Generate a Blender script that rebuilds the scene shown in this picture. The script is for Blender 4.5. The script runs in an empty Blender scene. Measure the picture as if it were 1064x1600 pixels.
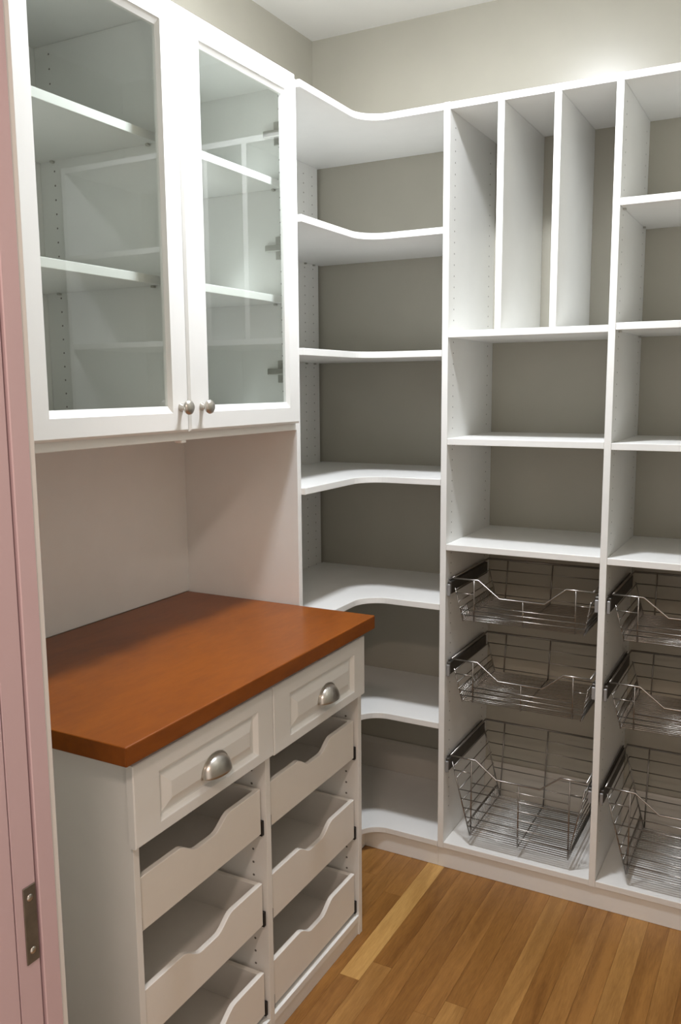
import bpy, bmesh, math, random
from mathutils import Vector, Matrix

random.seed(7)
S = bpy.context.scene
COL = S.collection

# ------------------------------------------------------------------ camera
cam_data = bpy.data.cameras.new('camera')
cam = bpy.data.objects.new('camera', cam_data)
COL.objects.link(cam)
cam_data.sensor_fit = 'VERTICAL'
cam_data.sensor_height = 36.0
cam_data.sensor_width = 24.0
cam_data.lens = 1350.076 / 1600.0 * 36.0
cam_data.clip_start = 0.02
R_ = Vector((0.8807426, 0.47353147, -0.00777311))
U_ = Vector((-0.06111575, 0.12991706, 0.98963954))
F_ = Vector((-0.46963532, 0.87114264, -0.14336372))
m = Matrix.Identity(4)
for i in range(3):
    m[i][0], m[i][1], m[i][2] = R_[i], U_[i], -F_[i]
m[0][3], m[1][3], m[2][3] = 1.63322823, -2.84475552, 1.53561436
cam.matrix_world = m
S.camera = cam

# ------------------------------------------------------------------ world (warm light of the hallway, enters by the doorway)
W = bpy.data.worlds.new('world')
S.world = W
W.use_nodes = True
W.node_tree.nodes['Background'].inputs['Color'].default_value = (1.0, 0.87, 0.77, 1)
W.node_tree.nodes['Background'].inputs['Strength'].default_value = 0.58

# ------------------------------------------------------------------ exposure
S.view_settings.view_transform = 'Standard'
S.view_settings.look = 'None'
S.view_settings.exposure = 0.61
S.view_settings.gamma = 1.0
S.view_settings.use_curve_mapping = False
LAMP_POS = (0.82, -1.03, 2.751)
LAMP_COLOR = (0.955, 0.985, 1.05)
LAMP_STRENGTH = 225.0
HALL_POS = (1.50, -3.05, 2.52)
HALL_COLOR = (1.0, 0.79, 0.69)
HALL_STRENGTH = 78.0


# ------------------------------------------------------------------ materials
def new_mat(name):
    mt = bpy.data.materials.new(name)
    mt.use_nodes = True
    nt = mt.node_tree
    return mt, nt, nt.nodes['Principled BSDF']


def simple(name, col, rough=0.5, metal=0.0, noise=0.0, scale=60.0, bump=0.0, bscale=300.0, coat=0.0, spec=0.5, coat_rough=0.12):
    mt, nt, b = new_mat(name)
    b.inputs['Base Color'].default_value = (*col, 1)
    b.inputs['Roughness'].default_value = rough
    b.inputs['Metallic'].default_value = metal
    b.inputs['Coat Weight'].default_value = coat
    b.inputs['Coat Roughness'].default_value = coat_rough
    b.inputs['Specular IOR Level'].default_value = spec
    tc = nt.nodes.new('ShaderNodeTexCoord')
    if noise:
        n = nt.nodes.new('ShaderNodeTexNoise')
        n.inputs['Scale'].default_value = scale
        n.inputs['Detail'].default_value = 4
        nt.links.new(tc.outputs['Object'], n.inputs['Vector'])
        r = nt.nodes.new('ShaderNodeValToRGB')
        r.color_ramp.elements[0].position = 0.3
        r.color_ramp.elements[1].position = 0.7
        r.color_ramp.elements[0].color = (*[c * (1 - noise) for c in col], 1)
        r.color_ramp.elements[1].color = (*[min(1, c * (1 + noise)) for c in col], 1)
        nt.links.new(n.outputs['Fac'], r.inputs['Fac'])
        nt.links.new(r.outputs['Color'], b.inputs['Base Color'])
    if bump:
        n2 = nt.nodes.new('ShaderNodeTexNoise')
        n2.inputs['Scale'].default_value = bscale
        n2.inputs['Detail'].default_value = 3
        nt.links.new(tc.outputs['Object'], n2.inputs['Vector'])
        bp = nt.nodes.new('ShaderNodeBump')
        bp.inputs['Strength'].default_value = bump
        bp.inputs['Distance'].default_value = 0.001
        nt.links.new(n2.outputs['Fac'], bp.inputs['Height'])
        nt.links.new(bp.outputs['Normal'], b.inputs['Normal'])
    return mt


def wood(name, dark, light, rough, axis, coat=0.0, scale=9.0, stretch=0.05, bump=0.05):
    """grain running along one axis (object coordinates)"""
    mt, nt, b = new_mat(name)
    tc = nt.nodes.new('ShaderNodeTexCoord')
    oi = nt.nodes.new('ShaderNodeObjectInfo')
    mp = nt.nodes.new('ShaderNodeMapping')
    sc = [1.0, 1.0, 1.0]
    sc[axis] = stretch
    mp.inputs['Scale'].default_value = sc
    ad = nt.nodes.new('ShaderNodeVectorMath')
    ad.operation = 'ADD'
    ml = nt.nodes.new('ShaderNodeVectorMath')
    ml.operation = 'SCALE'
    ml.inputs[0].default_value = (13.1, 7.7, 5.3)
    nt.links.new(oi.outputs['Random'], ml.inputs['Scale'])
    nt.links.new(tc.outputs['Object'], mp.inputs['Vector'])
    nt.links.new(mp.outputs['Vector'], ad.inputs[0])
    nt.links.new(ml.outputs['Vector'], ad.inputs[1])
    n1 = nt.nodes.new('ShaderNodeTexNoise')
    n1.inputs['Scale'].default_value = scale
    n1.inputs['Detail'].default_value = 5
    n1.inputs['Distortion'].default_value = 1.2
    n2 = nt.nodes.new('ShaderNodeTexNoise')
    n2.inputs['Scale'].default_value = scale * 14
    n2.inputs['Detail'].default_value = 3
    nt.links.new(ad.outputs['Vector'], n1.inputs['Vector'])
    nt.links.new(ad.outputs['Vector'], n2.inputs['Vector'])
    mx = nt.nodes.new('ShaderNodeMath')
    mx.operation = 'MULTIPLY_ADD'
    mx.inputs[1].default_value = 0.35
    nt.links.new(n2.outputs['Fac'], mx.inputs[0])
    sb = nt.nodes.new('ShaderNodeMath')
    sb.operation = 'MULTIPLY'
    sb.inputs[1].default_value = 0.65
    nt.links.new(n1.outputs['Fac'], sb.inputs[0])
    nt.links.new(sb.outputs['Value'], mx.inputs[2])
    r = nt.nodes.new('ShaderNodeValToRGB')
    r.color_ramp.elements[0].position = 0.36
    r.color_ramp.elements[1].position = 0.64
    r.color_ramp.elements[0].color = (*dark, 1)
    r.color_ramp.elements[1].color = (*light, 1)
    nt.links.new(mx.outputs['Value'], r.inputs['Fac'])
    nt.links.new(r.outputs['Color'], b.inputs['Base Color'])
    b.inputs['Roughness'].default_value = rough
    b.inputs['Coat Weight'].default_value = coat
    b.inputs['Coat Roughness'].default_value = 0.16
    bp = nt.nodes.new('ShaderNodeBump')
    bp.inputs['Strength'].default_value = bump
    bp.inputs['Distance'].default_value = 0.0006
    nt.links.new(n2.outputs['Fac'], bp.inputs['Height'])
    nt.links.new(bp.outputs['Normal'], b.inputs['Normal'])
    return mt


MELAMINE = simple('white_melamine', (0.885, 0.885, 0.855), 0.36, noise=0.012, scale=14, bump=0.05, bscale=500)
LACQUER = simple('white_thermofoil', (0.86, 0.86, 0.83), 0.33, noise=0.008, scale=9)
TRAY_M = simple('white_tray', (0.89, 0.865, 0.81), 0.42, noise=0.012, scale=14)
PAINT = simple('greige_wall_paint', (0.452, 0.432, 0.362), 0.6, noise=0.03, scale=5, bump=0.06, bscale=240, coat=0.55, spec=0.2, coat_rough=0.27)
CEIL_M = simple('ceiling_paint', (0.82, 0.81, 0.78), 0.7, noise=0.015, scale=5, bump=0.1, bscale=200)
TRIM_M = simple('trim_paint', (0.74, 0.71, 0.67), 0.35, noise=0.01, scale=8)
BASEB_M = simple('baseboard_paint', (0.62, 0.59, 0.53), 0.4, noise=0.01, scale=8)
JAMB_M = simple('jamb_paint_pink_bounce', (0.60, 0.435, 0.45), 0.38, noise=0.015, scale=8)  # pink bounce light from the hall is mixed into the paint colour
GAP_M = simple('groove_painted_shade', (0.17, 0.075, 0.075), 0.8, noise=0.05)  # shade inside the jamb grooves, painted as a dark colour
HOLE_M = simple('hole_shadow', (0.16, 0.15, 0.13), 0.8, noise=0.05)
CHROME = simple('satin_nickel_wire', (0.36, 0.34, 0.315), 0.3, 1.0, noise=0.05, scale=30)
NICKEL = simple('brushed_nickel', (0.58, 0.55, 0.50), 0.32, 1.0, noise=0.05, scale=40)
STEEL = simple('hinge_steel', (0.52, 0.51, 0.47), 0.35, 1.0, noise=0.06, scale=40)
SLIDE_M = simple('dark_slide_steel', (0.085, 0.078, 0.068), 0.5, 0.5, noise=0.1, scale=30)
CAP_M = simple('grey_slide_cap', (0.30, 0.30, 0.30), 0.45, 0.2, noise=0.04)
BLACK_M = simple('black_slide', (0.02, 0.02, 0.02), 0.45, 0.4, noise=0.1)
PLATE_M = simple('aged_strike_plate', (0.20, 0.17, 0.135), 0.45, 0.7, noise=0.15, scale=60)
COUNTER_M = wood('cherry_countertop', (0.185, 0.047, 0.004), (0.265, 0.071, 0.005), 0.38, 1, coat=0.12, scale=5, stretch=0.3, bump=0.03)
FLOORBASE_M = simple('subfloor', (0.05, 0.03, 0.015), 0.8, noise=0.1)
COUNTER_M.node_tree.nodes['Principled BSDF'].inputs['Specular IOR Level'].default_value = 0.3
PLANK_T = []
for k, (d, l) in enumerate([((0.185, 0.075, 0.014), (0.33, 0.150, 0.034)),
                            ((0.210, 0.088, 0.018), (0.36, 0.168, 0.041)),
                            ((0.235, 0.102, 0.022), (0.39, 0.190, 0.050)),
                            ((0.280, 0.132, 0.032), (0.45, 0.232, 0.066)),
                            ((0.42, 0.225, 0.060), (0.60, 0.350, 0.112))]):
    PLANK_T.append(wood('oak_plank_tone_%d' % k, d, l, 0.36, 1, coat=0.10, scale=22, stretch=0.09, bump=0.05))


def glass_mat():
    mt, nt, b = new_mat('door_glass')
    nt.nodes.remove(b)
    out = nt.nodes['Material Output']
    tr = nt.nodes.new('ShaderNodeBsdfTransparent')
    tr.inputs['Color'].default_value = (0.955, 0.975, 0.962, 1)
    gl = nt.nodes.new('ShaderNodeBsdfGlossy')
    gl.inputs['Roughness'].default_value = 0.012
    fr = nt.nodes.new('ShaderNodeFresnel')
    fr.inputs['IOR'].default_value = 1.5
    ge = nt.nodes.new('ShaderNodeNewGeometry')
    iv = nt.nodes.new('ShaderNodeMath')
    iv.operation = 'SUBTRACT'
    iv.inputs[0].default_value = 1.0
    nt.links.new(ge.outputs['Backfacing'], iv.inputs[1])
    mu = nt.nodes.new('ShaderNodeMath')
    mu.operation = 'MULTIPLY'
    nt.links.new(fr.outputs['Fac'], mu.inputs[0])
    nt.links.new(iv.outputs['Value'], mu.inputs[1])
    m2 = nt.nodes.new('ShaderNodeMath')
    m2.operation = 'MULTIPLY'
    m2.use_clamp = True
    m2.inputs[1].default_value = 1.65
    nt.links.new(mu.outputs['Value'], m2.inputs[0])
    mx = nt.nodes.new('ShaderNodeMixShader')
    nt.links.new(m2.outputs['Value'], mx.inputs['Fac'])
    nt.links.new(tr.outputs['BSDF'], mx.inputs[1])
    nt.links.new(gl.outputs['BSDF'], mx.inputs[2])
    nt.links.new(mx.outputs['Shader'], out.inputs['Surface'])
    return mt


GLASS = glass_mat()


def lamp_mat(name, col, strength):
    mt, nt, b = new_mat(name)
    nt.nodes.remove(b)
    e = nt.nodes.new('ShaderNodeEmission')
    e.inputs['Color'].default_value = (*col, 1)
    e.inputs['Strength'].default_value = strength
    nt.links.new(e.outputs['Emission'], nt.nodes['Material Output'].inputs['Surface'])
    return mt


# ------------------------------------------------------------------ mesh helpers
ORI = {}


def bx(bm, x0, x1, y0, y1, z0, z1, bev=0.0):
    vs = [bm.verts.new(p) for p in ((x0, y0, z0), (x1, y0, z0), (x1, y1, z0), (x0, y1, z0),
                                    (x0, y0, z1), (x1, y0, z1), (x1, y1, z1), (x0, y1, z1))]
    fs = [bm.faces.new([vs[i] for i in f]) for f in ((3, 2, 1, 0), (4, 5, 6, 7), (0, 1, 5, 4), (1, 2, 6, 5), (2, 3, 7, 6), (3, 0, 4, 7))]
    if bev:
        es = {e for f in fs for e in f.edges}
        bmesh.ops.bevel(bm, geom=list(es), offset=bev, segments=1, affect='EDGES', profile=0.5)
    return bm


def prism(bm, pts, axis, a0, a1, bev=0.0):
    """extrude a closed 2-D outline (counter-clockwise) along an axis; pts are the two other coordinates in order"""
    def mk(p, a):
        c = list(p)
        c.insert(axis, a)
        return bm.verts.new(c)
    lo = [mk(p, a0) for p in pts]
    hi = [mk(p, a1) for p in pts]
    n = len(pts)
    fs = [bm.faces.new(lo[::-1]), bm.faces.new(hi)]
    for i in range(n):
        j = (i + 1) % n
        fs.append(bm.faces.new([lo[i], lo[j], hi[j], hi[i]]))
    bmesh.ops.recalc_face_normals(bm, faces=fs)
    if bev:
        es = set(fs[0].edges) | set(fs[1].edges)
        bmesh.ops.bevel(bm, geom=list(es), offset=bev, segments=1, affect='EDGES', profile=0.5)
    return bm


def wire(bm, pts, r, n=6):
    pts = [Vector(p) for p in pts]
    rings = []
    for i, p in enumerate(pts):
        if i == 0:
            t = (pts[1] - p).normalized()
            k = 1.0
        elif i == len(pts) - 1:
            t = (p - pts[i - 1]).normalized()
            k = 1.0
        else:
            a = (p - pts[i - 1]).normalized()
            b = (pts[i + 1] - p).normalized()
            t = (a + b).normalized()
            k = 1.0 / max(0.5, t.dot(a))
        up = Vector((0, 0, 1)) if abs(t.z) < 0.9 else Vector((1, 0, 0))
        s = t.cross(up).normalized()
        u = s.cross(t).normalized()
        rings.append([bm.verts.new(p + (s * math.cos(2 * math.pi * q / n) + u * math.sin(2 * math.pi * q / n)) * r * (k if 0 < i < len(pts) - 1 else 1)) for q in range(n)])
    fs = []
    for a, b in zip(rings, rings[1:]):
        for q in range(n):
            fs.append(bm.faces.new([a[q], a[(q + 1) % n], b[(q + 1) % n], b[q]]))
    fs.append(bm.faces.new(rings[0][::-1]))
    fs.append(bm.faces.new(rings[-1]))
    for f in fs:
        f.smooth = True
    return bm


def lathe(bm, prof, origin, axis, n=24):
    """prof: list of (radius, height along axis)"""
    o = Vector(origin)
    ax = Vector(axis).normalized()
    up = Vector((0, 0, 1)) if abs(ax.z) < 0.9 else Vector((1, 0, 0))
    s = ax.cross(up).normalized()
    u = s.cross(ax).normalized()
    rings = []
    for r, h in prof:
        if r < 1e-6:
            rings.append([bm.verts.new(o + ax * h)])
        else:
            rings.append([bm.verts.new(o + ax * h + (s * math.cos(2 * math.pi * q / n) + u * math.sin(2 * math.pi * q / n)) * r) for q in range(n)])
    fs = []
    for a, b in zip(rings, rings[1:]):
        for q in range(n):
            w = (q + 1) % n
            if len(a) == 1 and len(b) == 1:
                continue
            if len(a) == 1:
                fs.append(bm.faces.new([a[0], b[w], b[q]]))
            elif len(b) == 1:
                fs.append(bm.faces.new([a[q], a[w], b[0]]))
            else:
                fs.append(bm.faces.new([a[q], a[w], b[w], b[q]]))
    for f in fs:
        f.smooth = True
    bmesh.ops.recalc_face_normals(bm, faces=fs)
    return bm


def discs(bm, pts, normal, r=0.0023, n=8, lift=0.0003):
    """dark drilled holes: shallow round plugs"""
    nrm = Vector(normal)
    up = Vector((0, 0, 1))
    s = nrm.cross(up).normalized()
    for p in pts:
        c = Vector(p) + nrm * lift
        top = [bm.verts.new(c + (s * math.cos(2 * math.pi * q / n) + up * math.sin(2 * math.pi * q / n)) * r) for q in range(n)]
        f = bm.faces.new(top)
        f.normal_update()
        if f.normal.dot(nrm) < 0:
            f.normal_flip()
    return bm


def obj(name, bm, mat, parent=None, origin=None):
    """link bm (world coordinates) as one mesh object, child of parent if given"""
    if origin is None:
        origin = ORI[parent.name] if parent is not None else (0, 0, 0)
    o3 = Vector(origin)
    for v in bm.verts:
        v.co -= o3
    me = bpy.data.meshes.new(name)
    bm.to_mesh(me)
    bm.free()
    me.materials.append(mat)
    o = bpy.data.objects.new(name, me)
    COL.objects.link(o)
    if parent is not None:
        o.parent = parent
        o.location = o3 - Vector(ORI[parent.name])
    else:
        o.location = o3
    ORI[o.name] = tuple(o3)
    return o


def box(name, mat, parent, x0, x1, y0, y1, z0, z1, bev=0.0008, origin=None):
    return obj(name, bx(bmesh.new(), x0, x1, y0, y1, z0, z1, bev), mat, parent, origin)


def thing(name, label, cat, loc, group=None):
    o = bpy.data.objects.new(name, None)
    o.empty_display_size = 0.1
    COL.objects.link(o)
    o.location = loc
    ORI[o.name] = tuple(loc)
    o['label'] = label
    o['category'] = cat
    if group:
        o['group'] = group
    return o


def struct(o, label=None):
    o['kind'] = 'structure'
    if label:
        o['label'] = label
    return o


# ------------------------------------------------------------------ dimensions (metres, from the photograph)
t = 0.01905
C = 2.751            # ceiling
T = 2.3327           # top of the white units
D = 0.4124           # depth of the shelving on the back wall
BZ = 0.0871          # top of the lowest shelves
U = [0.6669, 1.1453, 1.6237]   # left faces of the three uprights
P = 0.7841           # front face (towards the corner) of the tall panel: y = -P
E = 0.3984           # front edge of the hutch carcass
ES = 0.41            # front edge of the corner shelves on the left wall
XR = 1.70            # right wall
YF = -2.131          # front wall, pantry side
YH = -2.235          # front wall, hall side

# ------------------------------------------------------------------ structure: walls, ceiling, floor
struct(box('wall_left', PAINT, None, -0.1, 0, YF, 0, 0, C, 0), 'greige left wall above the white cabinets')
struct(box('wall_back', PAINT, None, -0.1, XR + 0.1, 0, 0.1, 0, C, 0), 'greige back wall behind the open white shelves')
struct(box('wall_right', PAINT, None, XR, XR + 0.1, YF, 0, 0, C, 0))
JX = 0.8397          # face of the door jamb
bm = bmesh.new()
bx(bm, -0.1, JX - 0.02, YH, YF, 0, C)
bx(bm, XR - 0.03, XR + 0.1, YH, YF, 0, C)
bx(bm, JX - 0.02, XR - 0.03, YH, YF, 2.06, C)
struct(obj('wall_front', bm, PAINT))
struct(box('ceiling', CEIL_M, None, -0.1, XR + 0.1, YH, 0.1, C, C + 0.08, 0), 'pale ceiling in the upper corner')

bm = bmesh.new()
bx(bm, -0.1, XR + 0.1, -3.9, 0.1, -0.06, -0.0185)
floor = struct(obj('floor', bm, FLOORBASE_M), 'oak strip floor with one pale plank')
PW = 0.0572
rnd = random.Random(21)
forced = {0: [(-0.30, -1.013, 4), (-1.013, -2.0, 1)], 7: [(-0.30, -1.35, 3)], 1: [(-0.30, -0.93, 0), (-0.93, -1.9, 3)],
          -1: [(-0.30, -0.62, 1), (-0.62, -1.25, 0)], -2: [(-0.30, -0.8, 2)], -3: [(-0.30, -0.55, 1)], 2: [(-0.30, -1.18, 1)], 3: [(-0.30, -1.5, 0)], 4: [(-0.30, -1.05, 1)],
          5: [(-0.30, -0.98, 0)], 6: [(-0.30, -1.6, 1)], 8: [(-0.30, -1.2, 0)], 9: [(-0.30, -0.95, 2)],
          10: [(-0.30, -1.3, 1)], 11: [(-0.30, -1.1, 3)], 12: [(-0.30, -0.9, 1)]}
for k in range(-4, 19):
    x0 = 0.632 + PW * k
    runs = list(forced.get(k, []))
    y = runs[-1][1] if runs else -0.30
    while y > -3.3:
        L = rnd.uniform(0.55, 1.3)
        runs.append((y, y - L, rnd.choice([0, 0, 1, 1, 1, 2, 2, 3])))
        y -= L
    for (ya, yb, tone) in runs:
        bm = bmesh.new()
        bx(bm, x0 + 0.00015, x0 + PW - 0.00015, yb + 0.0002, ya - 0.0002, -0.0185, 0.0, 0.0004)
        obj('plank', bm, PLANK_T[tone], floor, ((x0 + PW / 2), (ya + yb) / 2, -0.009))

# baseboards
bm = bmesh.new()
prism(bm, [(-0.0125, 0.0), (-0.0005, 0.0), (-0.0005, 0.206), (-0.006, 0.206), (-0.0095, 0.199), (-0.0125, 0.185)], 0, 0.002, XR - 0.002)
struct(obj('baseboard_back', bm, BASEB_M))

# ------------------------------------------------------------------ door jamb (left edge of the photograph)
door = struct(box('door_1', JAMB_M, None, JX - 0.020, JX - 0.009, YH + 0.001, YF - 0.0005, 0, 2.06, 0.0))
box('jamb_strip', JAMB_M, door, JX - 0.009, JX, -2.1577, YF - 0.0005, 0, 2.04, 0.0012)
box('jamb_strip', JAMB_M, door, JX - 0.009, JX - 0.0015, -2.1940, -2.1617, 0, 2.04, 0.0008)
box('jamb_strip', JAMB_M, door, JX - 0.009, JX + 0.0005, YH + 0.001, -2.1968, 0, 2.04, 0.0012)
bm = bmesh.new()
bx(bm, JX - 0.0092, JX - 0.0087, -2.1968, -2.1577, 0, 2.04)
obj('jamb_groove', bm, GAP_M, door)
sp = box('strike_plate', PLATE_M, door, JX - 0.0015, JX + 0.0004, -2.1822, -2.1632, 0.842, 0.942, 0.0005)
for zc in (0.927, 0.858):
    bm = bmesh.new()
    lathe(bm, [(0.0045, 0.0), (0.004, 0.0009), (0.0, 0.0012)], (JX + 0.0004, -2.1727, zc), (1, 0, 0), 12)
    obj('screw', bm, NICKEL, sp)
bm = bmesh.new()
prism(bm, [(JX - 0.083, YF), (JX - 0.0035, YF), (JX - 0.0035, YF + 0.009), (JX - 0.007, YF + 0.0125), (JX - 0.030, YF + 0.0095), (JX - 0.078, YF + 0.008), (JX - 0.083, YF + 0.006)], 2, 0.0, 2.09)
obj('door_casing', bm, TRIM_M, door)
bm = bmesh.new()
bx(bm, XR - 0.03, XR - 0.012, YH + 0.001, YF - 0.0005, 0, 2.06, 0.001)
obj('jamb_strip', bm, TRIM_M, door)
bm = bmesh.new()
bx(bm, JX - 0.005, XR - 0.012, YH + 0.001, YF - 0.0005, 2.04, 2.06, 0.001)
obj('door_head', bm, TRIM_M, door)

# ------------------------------------------------------------------ ceiling light (just above the frame; lights the pantry)
def ceiling_lamp(name, label, pos, r, mat):
    lp_ = thing(name, label, 'light', pos)
    b_ = bmesh.new()
    lathe(b_, [(0.0, -0.0005), (r * 0.97, -0.0005), (r, -0.012), (r * 0.95, -0.02), (0.0, -0.02)], pos, (0, 0, 1), 40)
    obj('lamp_base', b_, TRIM_M, lp_)
    b_ = bmesh.new()
    prof = [(r * 0.93, -0.0205)] + [(r * math.cos(a), -0.026 - r * 0.14 * math.sin(a)) for a in [math.pi / 2 * q / 7 for q in range(7)]] + [(0.0, -0.026 - r * 0.14)]
    lathe(b_, prof, pos, (0, 0, 1), 40)
    obj('lamp_shade', b_, mat, lp_)


ceiling_lamp('ceiling_light', 'small flush white ceiling light in the middle of the pantry ceiling', LAMP_POS, 0.095, lamp_mat('lit_lamp_glass', LAMP_COLOR, LAMP_STRENGTH))
# the hallway: its ceiling and its warm lamp stand behind the camera
struct(box('ceiling_hall', CEIL_M, None, -0.6, 3.4, -4.4, YH - 0.001, HALL_POS[2], HALL_POS[2] + 0.08, 0))
ceiling_lamp('ceiling_light', 'warm flush ceiling light in the hallway outside the pantry door', HALL_POS, 0.12, lamp_mat('warm_lamp_glass', HALL_COLOR, HALL_STRENGTH))

# ------------------------------------------------------------------ shelving on the back wall (two bays)
def upright(bm, x0):
    """full-height panel, notched over the baseboard"""
    pts = [(-D + 0.0245, 0.0), (-0.0135, 0.0), (-0.0135, 0.207), (-0.0006, 0.207), (-0.0006, T + 0.001), (-D, T + 0.001), (-D, BZ - t - 0.0003), (-D + 0.0245, BZ - t - 0.0003)]
    return prism(bm, pts, 0, x0, x0 + t, 0.0007)


def hole_cols(parent, xf, nx, ys, z0, z1, skip=()):
    bm = bmesh.new()
    pts = []
    k = 0
    z = z0
    while z < z1:
        for yy in ys:
            if not any(a < z < b for a, b in skip):
                pts.append((xf, yy, z))
        z += 0.032
    discs(bm, pts, (nx, 0, 0))
    o = obj('pin_holes', bm, HOLE_M, parent)
    o['kind'] = 'stuff'
    return o


unit = thing('shelving_unit', 'tall white open shelving along the back wall, with vertical slots and basket bays', 'shelving', (U[1], -D / 2, 0))
ups = []
for i, x0 in enumerate(U):
    bm = bmesh.new()
    upright(bm, x0)
    ups.append(obj('upright', bm, MELAMINE, unit))
hole_cols(ups[0], U[0] + t, 1, (-0.368, -0.054), 0.4488 - 0.032 * 8, 2.28)
hole_cols(ups[1], U[1] + t, 1, (-0.368, -0.054), 0.4488 - 0.032 * 8, 2.28)


def bay_shelf(i, ztop, back=-0.0008, front=-D + 0.0006, pins=False):
    xa, xb = U[i] + t + 0.0003, U[i + 1] - 0.0003
    s = box('shelf', MELAMINE, unit, xa, xb, front, back, ztop - t, ztop, 0.0009)
    if pins:
        for xx in (xa + 0.004, xb - 0.004):
            for yy in (-0.368, -0.054):
                bm = bmesh.new()
                bx(bm, xx - 0.004, xx + 0.004, yy - 0.004, yy + 0.004, ztop - t - 0.005, ztop - t - 0.0001, 0.001)
                obj('shelf_pin', bm, STEEL, s)
    return s


for i in (0, 1):
    box('top_panel', MELAMINE, unit, U[i] + t + 0.0003, U[i + 1] - 0.0003, -D + 0.0006, -0.0008, T - t, T, 0.0009)
    box('bottom_shelf', MELAMINE, unit, U[i] + t + 0.0003, U[i + 1] - 0.0003, -D + 0.0006, -0.0135, BZ - t, BZ, 0.0009)
box('toe_kick', MELAMINE, unit, U[0], U[2] + t, -D + 0.006, -D + 0.024, 0.0005, BZ - t - 0.0005, 0.0006)
for z in (1.6955, 1.3800, 1.0586):
    bay_shelf(0, z, pins=(z == 1.38))
for z in (2.0215, 1.7003, 1.3778, 1.0571):
    bay_shelf(1, z, pins=(z > 1.1))
for xd, zt in ((0.8262, T - t - 0.0003), (0.9838, T - t - 0.0003)):
    box('slot_divider', MELAMINE, unit, xd, xd + t, -D + 0.0012, -0.0008, 1.6958, zt, 0.0008)
# dark slide rails of the baskets (two per basket)
RIMS = (0.9525, 0.6955, 0.3790)
for i in (0, 1):
    for zr in RIMS:
        for side in (0, 1):
            xa = U[i] + t + 0.0004 if side == 0 else U[i + 1] - 0.0134
            r = bmesh.new()
            bx(r, xa, xa + 0.013, -0.398, -0.055, zr - 0.052, zr - 0.012, 0.002)
            ro = obj('slide_rail', r, SLIDE_M, unit)
            c = bmesh.new()
            bx(c, xa + 0.0015, xa + 0.0115, -0.4045, -0.3985, zr - 0.057, zr - 0.020, 0.0015)
            obj('slide_cap', c, CAP_M, ro)
            w = bmesh.new()
            xw = xa + 0.005 if side == 0 else xa + 0.008
            wire(w, [(xw, -0.395, zr - 0.006), (xw, -0.06, zr - 0.006)], 0.0022)
            obj('slide_wire', w, SLIDE_M, ro)


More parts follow.
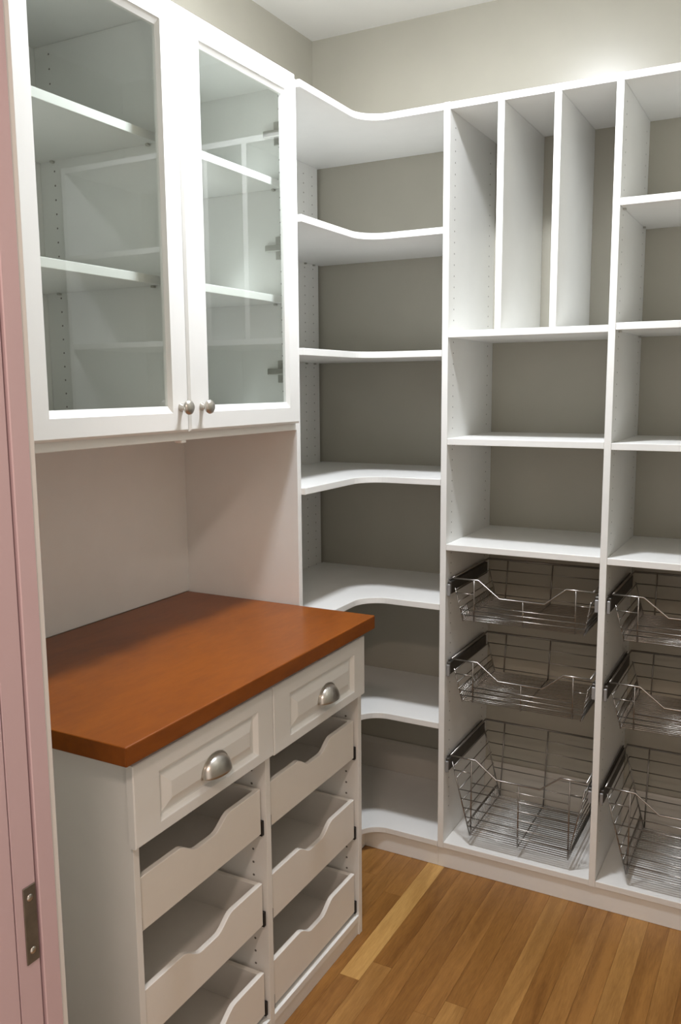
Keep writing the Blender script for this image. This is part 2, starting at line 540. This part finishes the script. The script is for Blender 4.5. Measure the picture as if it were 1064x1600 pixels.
# ------------------------------------------------------------------ wire baskets
def make_basket(label, depth, deep, loc):
    root = thing('wire_basket', label, 'basket', loc, 'wire pull-out baskets')
    o = Vector(loc)

    def mk():
        return bmesh.new()

    def add(name, bm):
        for v in bm.verts:
            v.co += o
        return obj(name, bm, CHROME, root)
    xl, xr = 0.0175, 0.4418
    h = depth
    bl, br = (0.083, 0.393) if deep else (0.052, 0.418)
    yf, yb = -0.399, -0.060
    ybb = -0.100 if deep else -0.085
    VX = (0.0870, 0.2385, 0.3930)
    fl = 0.1005      # where the scoop starts

    def side_x(s, z):
        k = max(0.0, min(1.0, -z / h))
        return xl + (bl - xl) * k if s == 0 else xr + (br - xr) * k

    def back_y(z):
        return yb + (ybb - yb) * max(0, min(1, -z / h))
    scoop = -0.0505

    def top_z(x):
        if x <= fl or x >= xl + xr - fl + 0.004:
            return 0.0
        if 0.167 <= x <= 0.304:
            return scoop
        return scoop * ((x - fl) / (0.167 - fl)) if x < 0.167 else scoop * ((0.3655 - x) / (0.3655 - 0.304))
    rb = mk()
    wire(rb, [(xl, yf, 0), (fl, yf, 0), (0.167, yf, scoop), (0.304, yf, scoop), (0.3655, yf, 0), (xr, yf, 0)], 0.0026, 8)
    wire(rb, [(xl, yf, 0), (xl, yb, 0), (xr, yb, 0), (xr, yf, 0)], 0.0026, 8)
    add('rim', rb)
    # front wires
    fb = mk()
    r = 0.0016
    for x in VX:
        xb_ = min(max(x, bl), br)
        wire(fb, [(x, yf, top_z(x)), (xb_, yf + 0.002, -h)], 0.0024)
    zs = [-0.045]
    z = -0.0765 if deep else -0.0805
    step = 0.0293 if deep else 0.0155
    while z > -h + 0.004:
        zs.append(z)
        z -= step
    for z in zs:
        if z > -0.05:
            wire(fb, [(side_x(0, z), yf, z), (VX[0], yf, z)], r)
            wire(fb, [(VX[2], yf, z), (side_x(1, z), yf, z)], r)
        else:
            wire(fb, [(max(side_x(0, z), VX[0] if z > -0.085 else 0), yf, z), (min(side_x(1, z), VX[2] if z > -0.085 else 1), yf, z)], r)
    add('front_wires', fb)
    # back wires
    bb = mk()
    for x in VX:
        xb_ = min(max(x, bl), br)
        wire(bb, [(x, yb, 0), (xb_, ybb, -h)], 0.0024)
    zz = [z for z in (-0.036, -0.0765, -0.117, -0.158, -0.2) if z > -h + 0.01]
    for z in zz:
        wire(bb, [(side_x(0, z), back_y(z), z), (side_x(1, z), back_y(z), z)], r)
    add('back_wires', bb)
    # side wires
    for s in (0, 1):
        sb = mk()
        for z in [-0.036 - 0.0365 * q for q in range(8) if -0.036 - 0.0365 * q > -h + 0.012]:
            wire(sb, [(side_x(s, z), yf, z), (side_x(s, z), back_y(z), z)], r)
        for yy in (yf + 0.002, ybb + 0.01):
            zt = -0.020 if deep else -0.030
            wire(sb, [(side_x(s, zt), yy, zt), (side_x(s, -h), yy, -h)], 0.0022 if deep else 0.0016)
        add('side_wires', sb)
    # bottom wires: many thin wires across, turned up at both sides, on three lengthwise supports
    ub = mk()
    n = 24
    up = 0.038
    for q in range(n + 1):
        yy = yf + 0.004 + (ybb - yf - 0.006) * q / n
        wire(ub, [(side_x(0, -h + up), yy, -h + up), (bl, yy, -h + 0.002), (br, yy, -h + 0.002), (side_x(1, -h + up), yy, -h + up)], 0.0015, 5)
    for x in (bl, 0.2385, br):
        wire(ub, [(x, yf + 0.002, -h - 0.001), (x, ybb, -h - 0.001)], 0.0024)
    for s in (0, 1):
        wire(ub, [(side_x(s, -h + up), yf, -h + up), (side_x(s, -h + up), ybb, -h + up)], 0.0019)
    add('bottom_wires', ub)
    return root


def copy_tree(o, parent=None):
    c = o.copy()
    COL.objects.link(c)
    if parent is not None:
        c.parent = parent
    for ch in o.children:
        copy_tree(ch, c)
    return c


bay0 = U[0] + t
bay1 = U[1] + t
protos = [
    make_basket('shallow wire basket on the uppermost slides of the bay beside the corner shelves', 0.1295, False, (bay0, 0, RIMS[0])),
    make_basket('deep wire basket over the bottom shelf of the bay beside the corner shelves', 0.2525, True, (bay0, 0, RIMS[2])),
]
b = copy_tree(protos[0])
b.location = (bay0, 0, RIMS[1])
b['label'] = 'shallow wire basket halfway between two others in the bay beside the corner shelves'
b = copy_tree(protos[0])
b.location = (bay1, 0, RIMS[0])
b['label'] = 'uppermost shallow wire basket in the bay cut off by the picture edge'
b = copy_tree(protos[0])
b.location = (bay1, 0, RIMS[1])
b['label'] = 'second shallow wire basket down in the bay cut off by the picture edge'
b = copy_tree(protos[1])
b.location = (bay1, 0, RIMS[2])
b['label'] = 'deep wire basket on the bottom of the bay cut off by the picture edge'

# ------------------------------------------------------------------ curved corner shelving
corner = thing('corner_shelving', 'white corner shelving with curved fronts between the glass cabinet and the tall shelving', 'shelving', (0.25, -0.3, 0))
XC0, XC1 = 0.0006, U[0] - 0.0008
YC0 = -P + 0.0008


def corner_outline(back_y, left_x, r=0.082):
    pts = [(left_x, YC0), (ES, YC0)]
    cx, cy = ES + r, -D - r
    for q in range(0, 13):
        a = math.pi - (math.pi / 2) * q / 12
        pts.append((cx + r * math.cos(a), cy + r * math.sin(a)))
    pts += [(XC1, -D), (XC1, back_y), (left_x, back_y)]
    return pts


bm = bmesh.new()
bx(bm, XC0, 0.0222, YC0, -0.0140, 0.0, T - t - 0.0005, 0.0006)
cp = obj('side_panel', bm, MELAMINE, corner)
hole_cols(cp, 0.0222, 1, (-0.112, -0.053, -0.66, -0.72), 0.1334, 2.29)
for k, z in enumerate((1.9926, 1.6413, 1.2566, 0.8687, 0.4841)):
    bm = bmesh.new()
    prism(bm, corner_outline(-0.0008 if z > 0.25 else -0.0135, 0.0225), 2, z - t, z, 0.0009)
    s = obj('shelf', bm, MELAMINE, corner)
    for yy in (-0.112, -0.053):
        bm = bmesh.new()
        bx(bm, 0.0226, 0.031, yy - 0.004, yy + 0.004, z - t - 0.005, z - t - 0.0001, 0.001)
        obj('shelf_pin', bm, STEEL, s)
bm = bmesh.new()
prism(bm, corner_outline(-0.0008, XC0), 2, T - t, T, 0.0009)
obj('top_panel', bm, MELAMINE, corner)
bm = bmesh.new()
prism(bm, corner_outline(-0.0135, 0.0225), 2, BZ - t, BZ, 0.0009)
obj('bottom_shelf', bm, MELAMINE, corner)
bm = bmesh.new()
prism(bm, [(ES - 0.026, YC0), (ES - 0.007, YC0), (ES - 0.007, -D + 0.007), (XC1, -D + 0.007), (XC1, -D + 0.026), (ES - 0.026, -D + 0.026)], 2, 0.0005, BZ - t - 0.0005, 0.0006)
obj('toe_kick', bm, MELAMINE, corner)

# ------------------------------------------------------------------ glass-door cabinet over the counter
hutch = thing('glass_cabinet', 'white wall cabinet with two glass doors above the cherry counter', 'cabinet', (0.2, -1.29, 0.93))
HB = 1.4192          # underside
HBT = 1.4382         # inner bottom
YL = -1.7955         # outer left face
Zc = 0.9262          # counter top
py0, py1 = -P - t, -P
rp = obj('side_panel', bx(bmesh.new(), 0.0006, E, py0, py1, 0.0, T, 0.0007), MELAMINE, hutch)
lp = obj('side_panel', bx(bmesh.new(), 0.0006, E, YL, YL + t, Zc + 0.001, T, 0.0007), MELAMINE, hutch)
box('back_panel', MELAMINE, hutch, 0.0006, 0.0085, YL + t + 0.0003, py0 - 0.0003, Zc + 0.001, T - t - 0.0003, 0)
box('top_panel', MELAMINE, hutch, 0.0006, E, YL + t + 0.0003, py0 - 0.0003, T - t, T, 0.0007)
box('bottom_panel', MELAMINE, hutch, 0.009, E - 0.001, YL + t + 0.0003, py0 - 0.0003, HB, HBT, 0.0007)
PY = -1.305
part = box('partition', MELAMINE, hutch, 0.009, E - 0.0005, PY, PY + t, HBT + 0.0003, T - t - 0.0003, 0.0007)
# little end of the partition showing under the bottom panel
box('partition_foot', MELAMINE, hutch, E - 0.020, E + 0.001, PY + 0.002, PY + t - 0.002, HB - 0.006, HB - 0.0002, 0.0007)
bm = bmesh.new()
pts = []
z = 1.4608
while z < 2.31:
    pts.append((0.0545, PY, z))
    pts.append((0.3615, PY, z))
    z += 0.032
discs(bm, pts, (0, -1, 0))
ph = obj('pin_holes', bm, HOLE_M, part)
ph['kind'] = 'stuff'
bm = bmesh.new()
pts = []
z = 1.4608
while z < 2.31:
    pts.append((0.0545, py0, z))
    if not any(abs(z - q) < 0.03 for q in (2.199, 1.906, 1.578)):
        pts.append((0.357, py0, z))
    z += 0.032
discs(bm, pts, (0, -1, 0))
ph = obj('pin_holes', bm, HOLE_M, rp)
ph['kind'] = 'stuff'
SF = 0.362           # shelf fronts
for (ya, yb) in ((YL + t + 0.001, PY - 0.001), (PY + t + 0.001, py0 - 0.001)):
    for z in (2.0785, 1.7795):
        s = box('shelf', MELAMINE, hutch, 0.010, SF, ya, yb, z - t, z, 0.0009)
        for xx in (0.0545, 0.340):
            for yy in (ya + 0.005, yb - 0.005):
                bm = bmesh.new()
                bx(bm, xx - 0.004, xx + 0.004, yy - 0.005, yy + 0.005, z - t - 0.005, z - t - 0.0001, 0.001)
                obj('shelf_pin', bm, STEEL, s)


def ring(bm, y0, y1, z0, z1, x):
    return [bm.verts.new((x, y0, z0)), bm.verts.new((x, y1, z0)), bm.verts.new((x, y1, z1)), bm.verts.new((x, y0, z1))]


def bridge(bm, a, b):
    for i in range(4):
        j = (i + 1) % 4
        bm.faces.new([a[i], a[j], b[j], b[i]])


XD0, XD1 = E + 0.0008, E + 0.0188      # back and front of the doors


def glass_door(y0, y1, z0, z1, knob_y, hinge_side):
    bm = bmesh.new()
    il, ir = y0 + 0.0702, y1 - (0.0495 if hinge_side == 1 else 0.0555)
    zl, zh = 1.4815, 2.2840
    g = 0.0050
    loops = [
        ring(bm, y0, y1, z0, z1, XD0),
        ring(bm, y0, y1, z0, z1, XD1 - 0.0045),
        ring(bm, y0 + 0.0015, y1 - 0.0015, z0 + 0.0015, z1 - 0.0015, XD1 - 0.0030),
        ring(bm, y0 + 0.0055, y1 - 0.0055, z0 + 0.0055, z1 - 0.0055, XD1),
        ring(bm, il, ir, zl, zh, XD1),
        ring(bm, il + 0.0008, ir - 0.0008, zl + 0.001, zh - 0.001, XD1 - 0.0018),
        ring(bm, il + g * 0.8, ir - g * 0.8, zl + 0.0125, zh - 0.0105, XD1 - 0.0085),
        ring(bm, il + g, ir - g, zl + 0.0150, zh - 0.0120, XD1 - 0.0095),
        ring(bm, il + g, ir - g, zl + 0.0150, zh - 0.0120, XD0),
    ]
    for a, b in zip(loops, loops[1:]):
        bridge(bm, a, b)
    bridge(bm, loops[-1], loops[0])
    bmesh.ops.recalc_face_normals(bm, faces=bm.faces[:])
    d = obj('door', bm, LACQUER, hutch)
    bm = bmesh.new()
    bx(bm, XD0 + 0.003, XD0 + 0.007, il + g - 0.0005, ir - g + 0.0005, zl + 0.0145, zh - 0.0115)
    obj('glass_pane', bm, GLASS, d)
    bm = bmesh.new()
    lathe(bm, [(0.0, 0.0), (0.009, 0.0), (0.009, 0.002), (0.0062, 0.006), (0.0058, 0.013), (0.009, 0.016), (0.0145, 0.0185), (0.0162, 0.022), (0.0155, 0.0255), (0.011, 0.0295), (0.0055, 0.0315), (0.0, 0.032)],
          (XD1, knob_y, 1.4935), (1, 0, 0), 28)
    obj('knob', bm, NICKEL, d)
    return d


DY0, DYM, DY1 = -1.7735, -1.2950, -0.8165
glass_door(DY0, DYM - 0.0013, 1.4388, T + 0.0005, -1.3250, 0)
glass_door(DYM + 0.0013, DY1, 1.4388, T + 0.0005, -1.2500, 1)
# concealed hinges of the right-hand door
for z in (2.199, 1.906, 1.578):
    bm = bmesh.new()
    bx(bm, 0.3420, 0.3700, py0 - 0.0035, py0 - 0.0003, z - 0.030, z + 0.030, 0.001)
    bx(bm, 0.313, 0.366, py0 - 0.012, py0 - 0.0034, z - 0.0085, z + 0.0085, 0.0015)
    bx(bm, 0.366, XD0 - 0.0005, py0 - 0.0085, py0 - 0.0036, z - 0.007, z + 0.007, 0.001)
    lathe(bm, [(0.0035, 0.0), (0.0035, 0.002), (0.0, 0.0022)], (0.359, py0 - 0.0034, z + 0.021), (0, -1, 0), 10)
    lathe(bm, [(0.0035, 0.0), (0.0035, 0.002), (0.0, 0.0022)], (0.359, py0 - 0.0034, z - 0.021), (0, -1, 0), 10)
    obj('hinge', bm, STEEL, hutch)

# ------------------------------------------------------------------ countertop
CF, CL, CR = 0.6393, -1.7831, -0.8100
bm = bmesh.new()
bx(bm, 0.009, CF, CL, CR, Zc - 0.0364, Zc)
es = [e for e in bm.edges]
bmesh.ops.bevel(bm, geom=es, offset=0.0025, segments=2, affect='EDGES', profile=0.5)
ct = obj('countertop', bm, COUNTER_M, None, (0.32, -1.295, Zc - 0.0364))
ct['label'] = 'reddish cherry wood countertop on the white drawer cabinet'
ct['category'] = 'countertop'

# ------------------------------------------------------------------ base cabinet
base = thing('base_cabinet', 'white base cabinet with two panelled drawers and six scalloped pull-out trays under the cherry counter', 'cabinet', (0.3, -1.28, 0))
BX = 0.604           # carcass front
ZT = Zc - 0.0364 - 0.0008
BY0, BY1 = -1.7380, -0.8250
yd0 = -1.3025
bl_ = obj('side_panel', bx(bmesh.new(), 0.010, BX, BY0, BY0 + 0.016, 0.0, ZT, 0.0007), MELAMINE, base)
br_ = obj('side_panel', bx(bmesh.new(), 0.010, BX, BY1 - t, BY1, 0.0, ZT, 0.0007), MELAMINE, base)
bd_ = obj('divider', bx(bmesh.new(), 0.018, BX, yd0, yd0 + t, 0.0, ZT, 0.0007), MELAMINE, base)
box('back_panel', MELAMINE, base, 0.010, 0.0175, BY0 + 0.0163, BY1 - t - 0.0003, 0.0, ZT, 0)
for ya, yb in ((BY0 + 0.0163, yd0 - 0.0003), (yd0 + t + 0.0003, BY1 - t - 0.0003)):
    box('bottom_panel', MELAMINE, base, 0.018, BX - 0.0005, ya, yb, 0.041, 0.060, 0.0007)
    box('toe_kick', MELAMINE, base, BX - 0.022, BX - 0.004, ya, yb, 0.0005, 0.0405, 0.0005)
    box('top_rail', MELAMINE, base, 0.018, BX - 0.0005, ya, yb, ZT - 0.019, ZT - 0.0005, 0.0005)
for panel, yf_ in ((bd_, yd0), (br_, BY1 - t)):
    bm = bmesh.new()
    pts = []
    z = 0.4813 - 0.032 * 12
    while z < 0.70:
        pts.append((0.5660, yf_, z))
        pts.append((0.060, yf_, z))
        z += 0.032
    discs(bm, pts, (0, -1, 0), r=0.003)
    ph = obj('pin_holes', bm, HOLE_M, panel)
    ph['kind'] = 'stuff'


def panel_drawer(y0, y1, z0, z1, pull_y):
    xf = 0.621
    bm = bmesh.new()
    my0, my1, mz0, mz1 = y0 + 0.068, y1 - 0.058, z0 + 0.0215, z1 - 0.0350
    loops = [
        ring(bm, y0, y1, z0, z1, BX + 0.0008),
        ring(bm, y0, y1, z0, z1, xf - 0.002),
        ring(bm, y0 + 0.002, y1 - 0.002, z0 + 0.002, z1 - 0.002, xf),
        ring(bm, my0, my1, mz0, mz1, xf),
        ring(bm, my0 + 0.002, my1 - 0.002, mz0 + 0.002, mz1 - 0.002, xf - 0.0005),
        ring(bm, my0 + 0.009, my1 - 0.009, mz0 + 0.008, mz1 - 0.008, xf - 0.010),
        ring(bm, my0 + 0.012, my1 - 0.012, mz0 + 0.011, mz1 - 0.011, xf - 0.010),
        ring(bm, my0 + 0.034, my1 - 0.034, mz0 + 0.033, mz1 - 0.033, xf - 0.001),
        ring(bm, my0 + 0.036, my1 - 0.036, mz0 + 0.0345, mz1 - 0.0345, xf - 0.0005),
    ]
    for a, b in zip(loops, loops[1:]):
        bridge(bm, a, b)
    bm.faces.new(loops[0][::-1])
    bm.faces.new(loops[-1])
    bmesh.ops.recalc_face_normals(bm, faces=bm.faces[:])
    d = obj('drawer', bm, LACQUER, base)
    # cup pull: quarter of an ellipsoid, open below, with a thin wall
    a, bb, c = 0.0435, 0.027, 0.038
    zb = (z0 + z1) / 2 - 0.028
    xo = xf - 0.0002
    cp_ = bmesh.new()
    NU, NV = 28, 12

    def surf(k):
        g = []
        for i in range(NU + 1):
            u = math.pi * i / NU
            row = []
            for j in range(NV + 1):
                v = (math.pi / 2) * j / NV
                row.append(cp_.verts.new((xo + (bb * k) * math.sin(u) ** 0.9 * math.sin(v), pull_y - a * k * math.cos(u), zb + c * k * math.sin(u) ** 0.9 * math.cos(v))))
            g.append(row)
        return g
    g1, g2 = surf(1.0), surf(0.93)
    for g, fl in ((g1, False), (g2, True)):
        for i in range(NU):
            for j in range(NV):
                f = cp_.faces.new([g[i][j], g[i + 1][j], g[i + 1][j + 1], g[i][j + 1]])
                f.smooth = True
    for i in range(NU):
        cp_.faces.new([g1[i][NV], g1[i + 1][NV], g2[i + 1][NV], g2[i][NV]])
        cp_.faces.new([g1[i][0], g1[i + 1][0], g2[i + 1][0], g2[i][0]])
    bmesh.ops.remove_doubles(cp_, verts=cp_.verts[:], dist=0.00005)
    bmesh.ops.recalc_face_normals(cp_, faces=cp_.faces[:])
    # thin flange on the drawer face
    fl_pts = []
    for i in range(NU + 1):
        u = math.pi * i / NU
        fl_pts.append((pull_y - (a + 0.003) * math.cos(u), zb + (c + 0.004) * math.sin(u) ** 0.9))
    prism(cp_, fl_pts[::-1], 0, xo, xo + 0.0012)
    obj('cup_pull', cp_, NICKEL, d)
    # drawer box behind the front
    dbm = bmesh.new()
    bx(dbm, 0.08, BX - 0.001, y0 + 0.034, y0 + 0.046, z0 + 0.03, z1 - 0.045)
    bx(dbm, 0.08, BX - 0.001, y1 - 0.046, y1 - 0.034, z0 + 0.03, z1 - 0.045)
    bx(dbm, 0.08, BX - 0.001, y0 + 0.046, y1 - 0.046, z0 + 0.03, z0 + 0.038)
    obj('drawer_box', dbm, TRAY_M, d)
    return d


panel_drawer(-1.7483, -1.2917, 0.7160, 0.8740, -1.5095)
panel_drawer(-1.2887, -0.8370, 0.7130, 0.8740, -1.0450)


def tray(y0, y1, z0, z1, front=0.596):
    """pull-out tray: bottom, two sides, back and a front board with a scooped hand-hold"""
    bm = bmesh.new()
    th = 0.0125
    xb = 0.095
    bx(bm, xb, front - th, y0, y0 + th, z0, z1, 0.0006)
    bx(bm, xb, front - th, y1 - th, y1, z0, z1, 0.0006)
    bx(bm, xb, xb + th, y0 + th, y1 - th, z0, z1, 0.0006)
    bx(bm, xb + th, front - th, y0 + th, y1 - th, z0 + 0.008, z0 + 0.016)
    tr = obj('tray', bm, TRAY_M, base)
    c = (y0 + y1) / 2
    prof = [(y0, z0), (y1, z0), (y1, z1)]
    hw, fl, dp = 0.088, 0.026, 0.027
    N = 14
    for q in range(N + 1):
        s = q / N
        prof.append((c + hw - (hw - fl) * s, z1 - dp * (0.5 - 0.5 * math.cos(math.pi * s))))
    for q in range(N + 1):
        s = q / N
        prof.append((c - fl - (hw - fl) * s, z1 - dp * (0.5 + 0.5 * math.cos(math.pi * s))))
    prof.append((y0, z1))
    fb = bmesh.new()
    prism(fb, prof, 0, front - th, front, 0.0010)
    obj('tray_front', fb, TRAY_M, tr)
    for ya, yb in ((max(y0 - 0.0105, BY0 + 0.0166), y0 - 0.0008), (y1 + 0.0008, y1 + 0.0100)):
        sb = bmesh.new()
        bx(sb, 0.09, front + 0.002, ya, yb, z0 - 0.006, z0 + 0.030, 0.001)
        obj('slide', sb, BLACK_M, tr)
    return tr


for z0, z1 in ((0.5295, 0.6380), (0.3050, 0.4090), (0.0770, 0.1850)):
    tray(-1.7140, -1.3135, z0, z1)
for z0, z1 in ((0.5295, 0.6380), (0.2960, 0.4090), (0.0735, 0.1890)):
    tray(-1.2715, -0.8560, z0, z1)
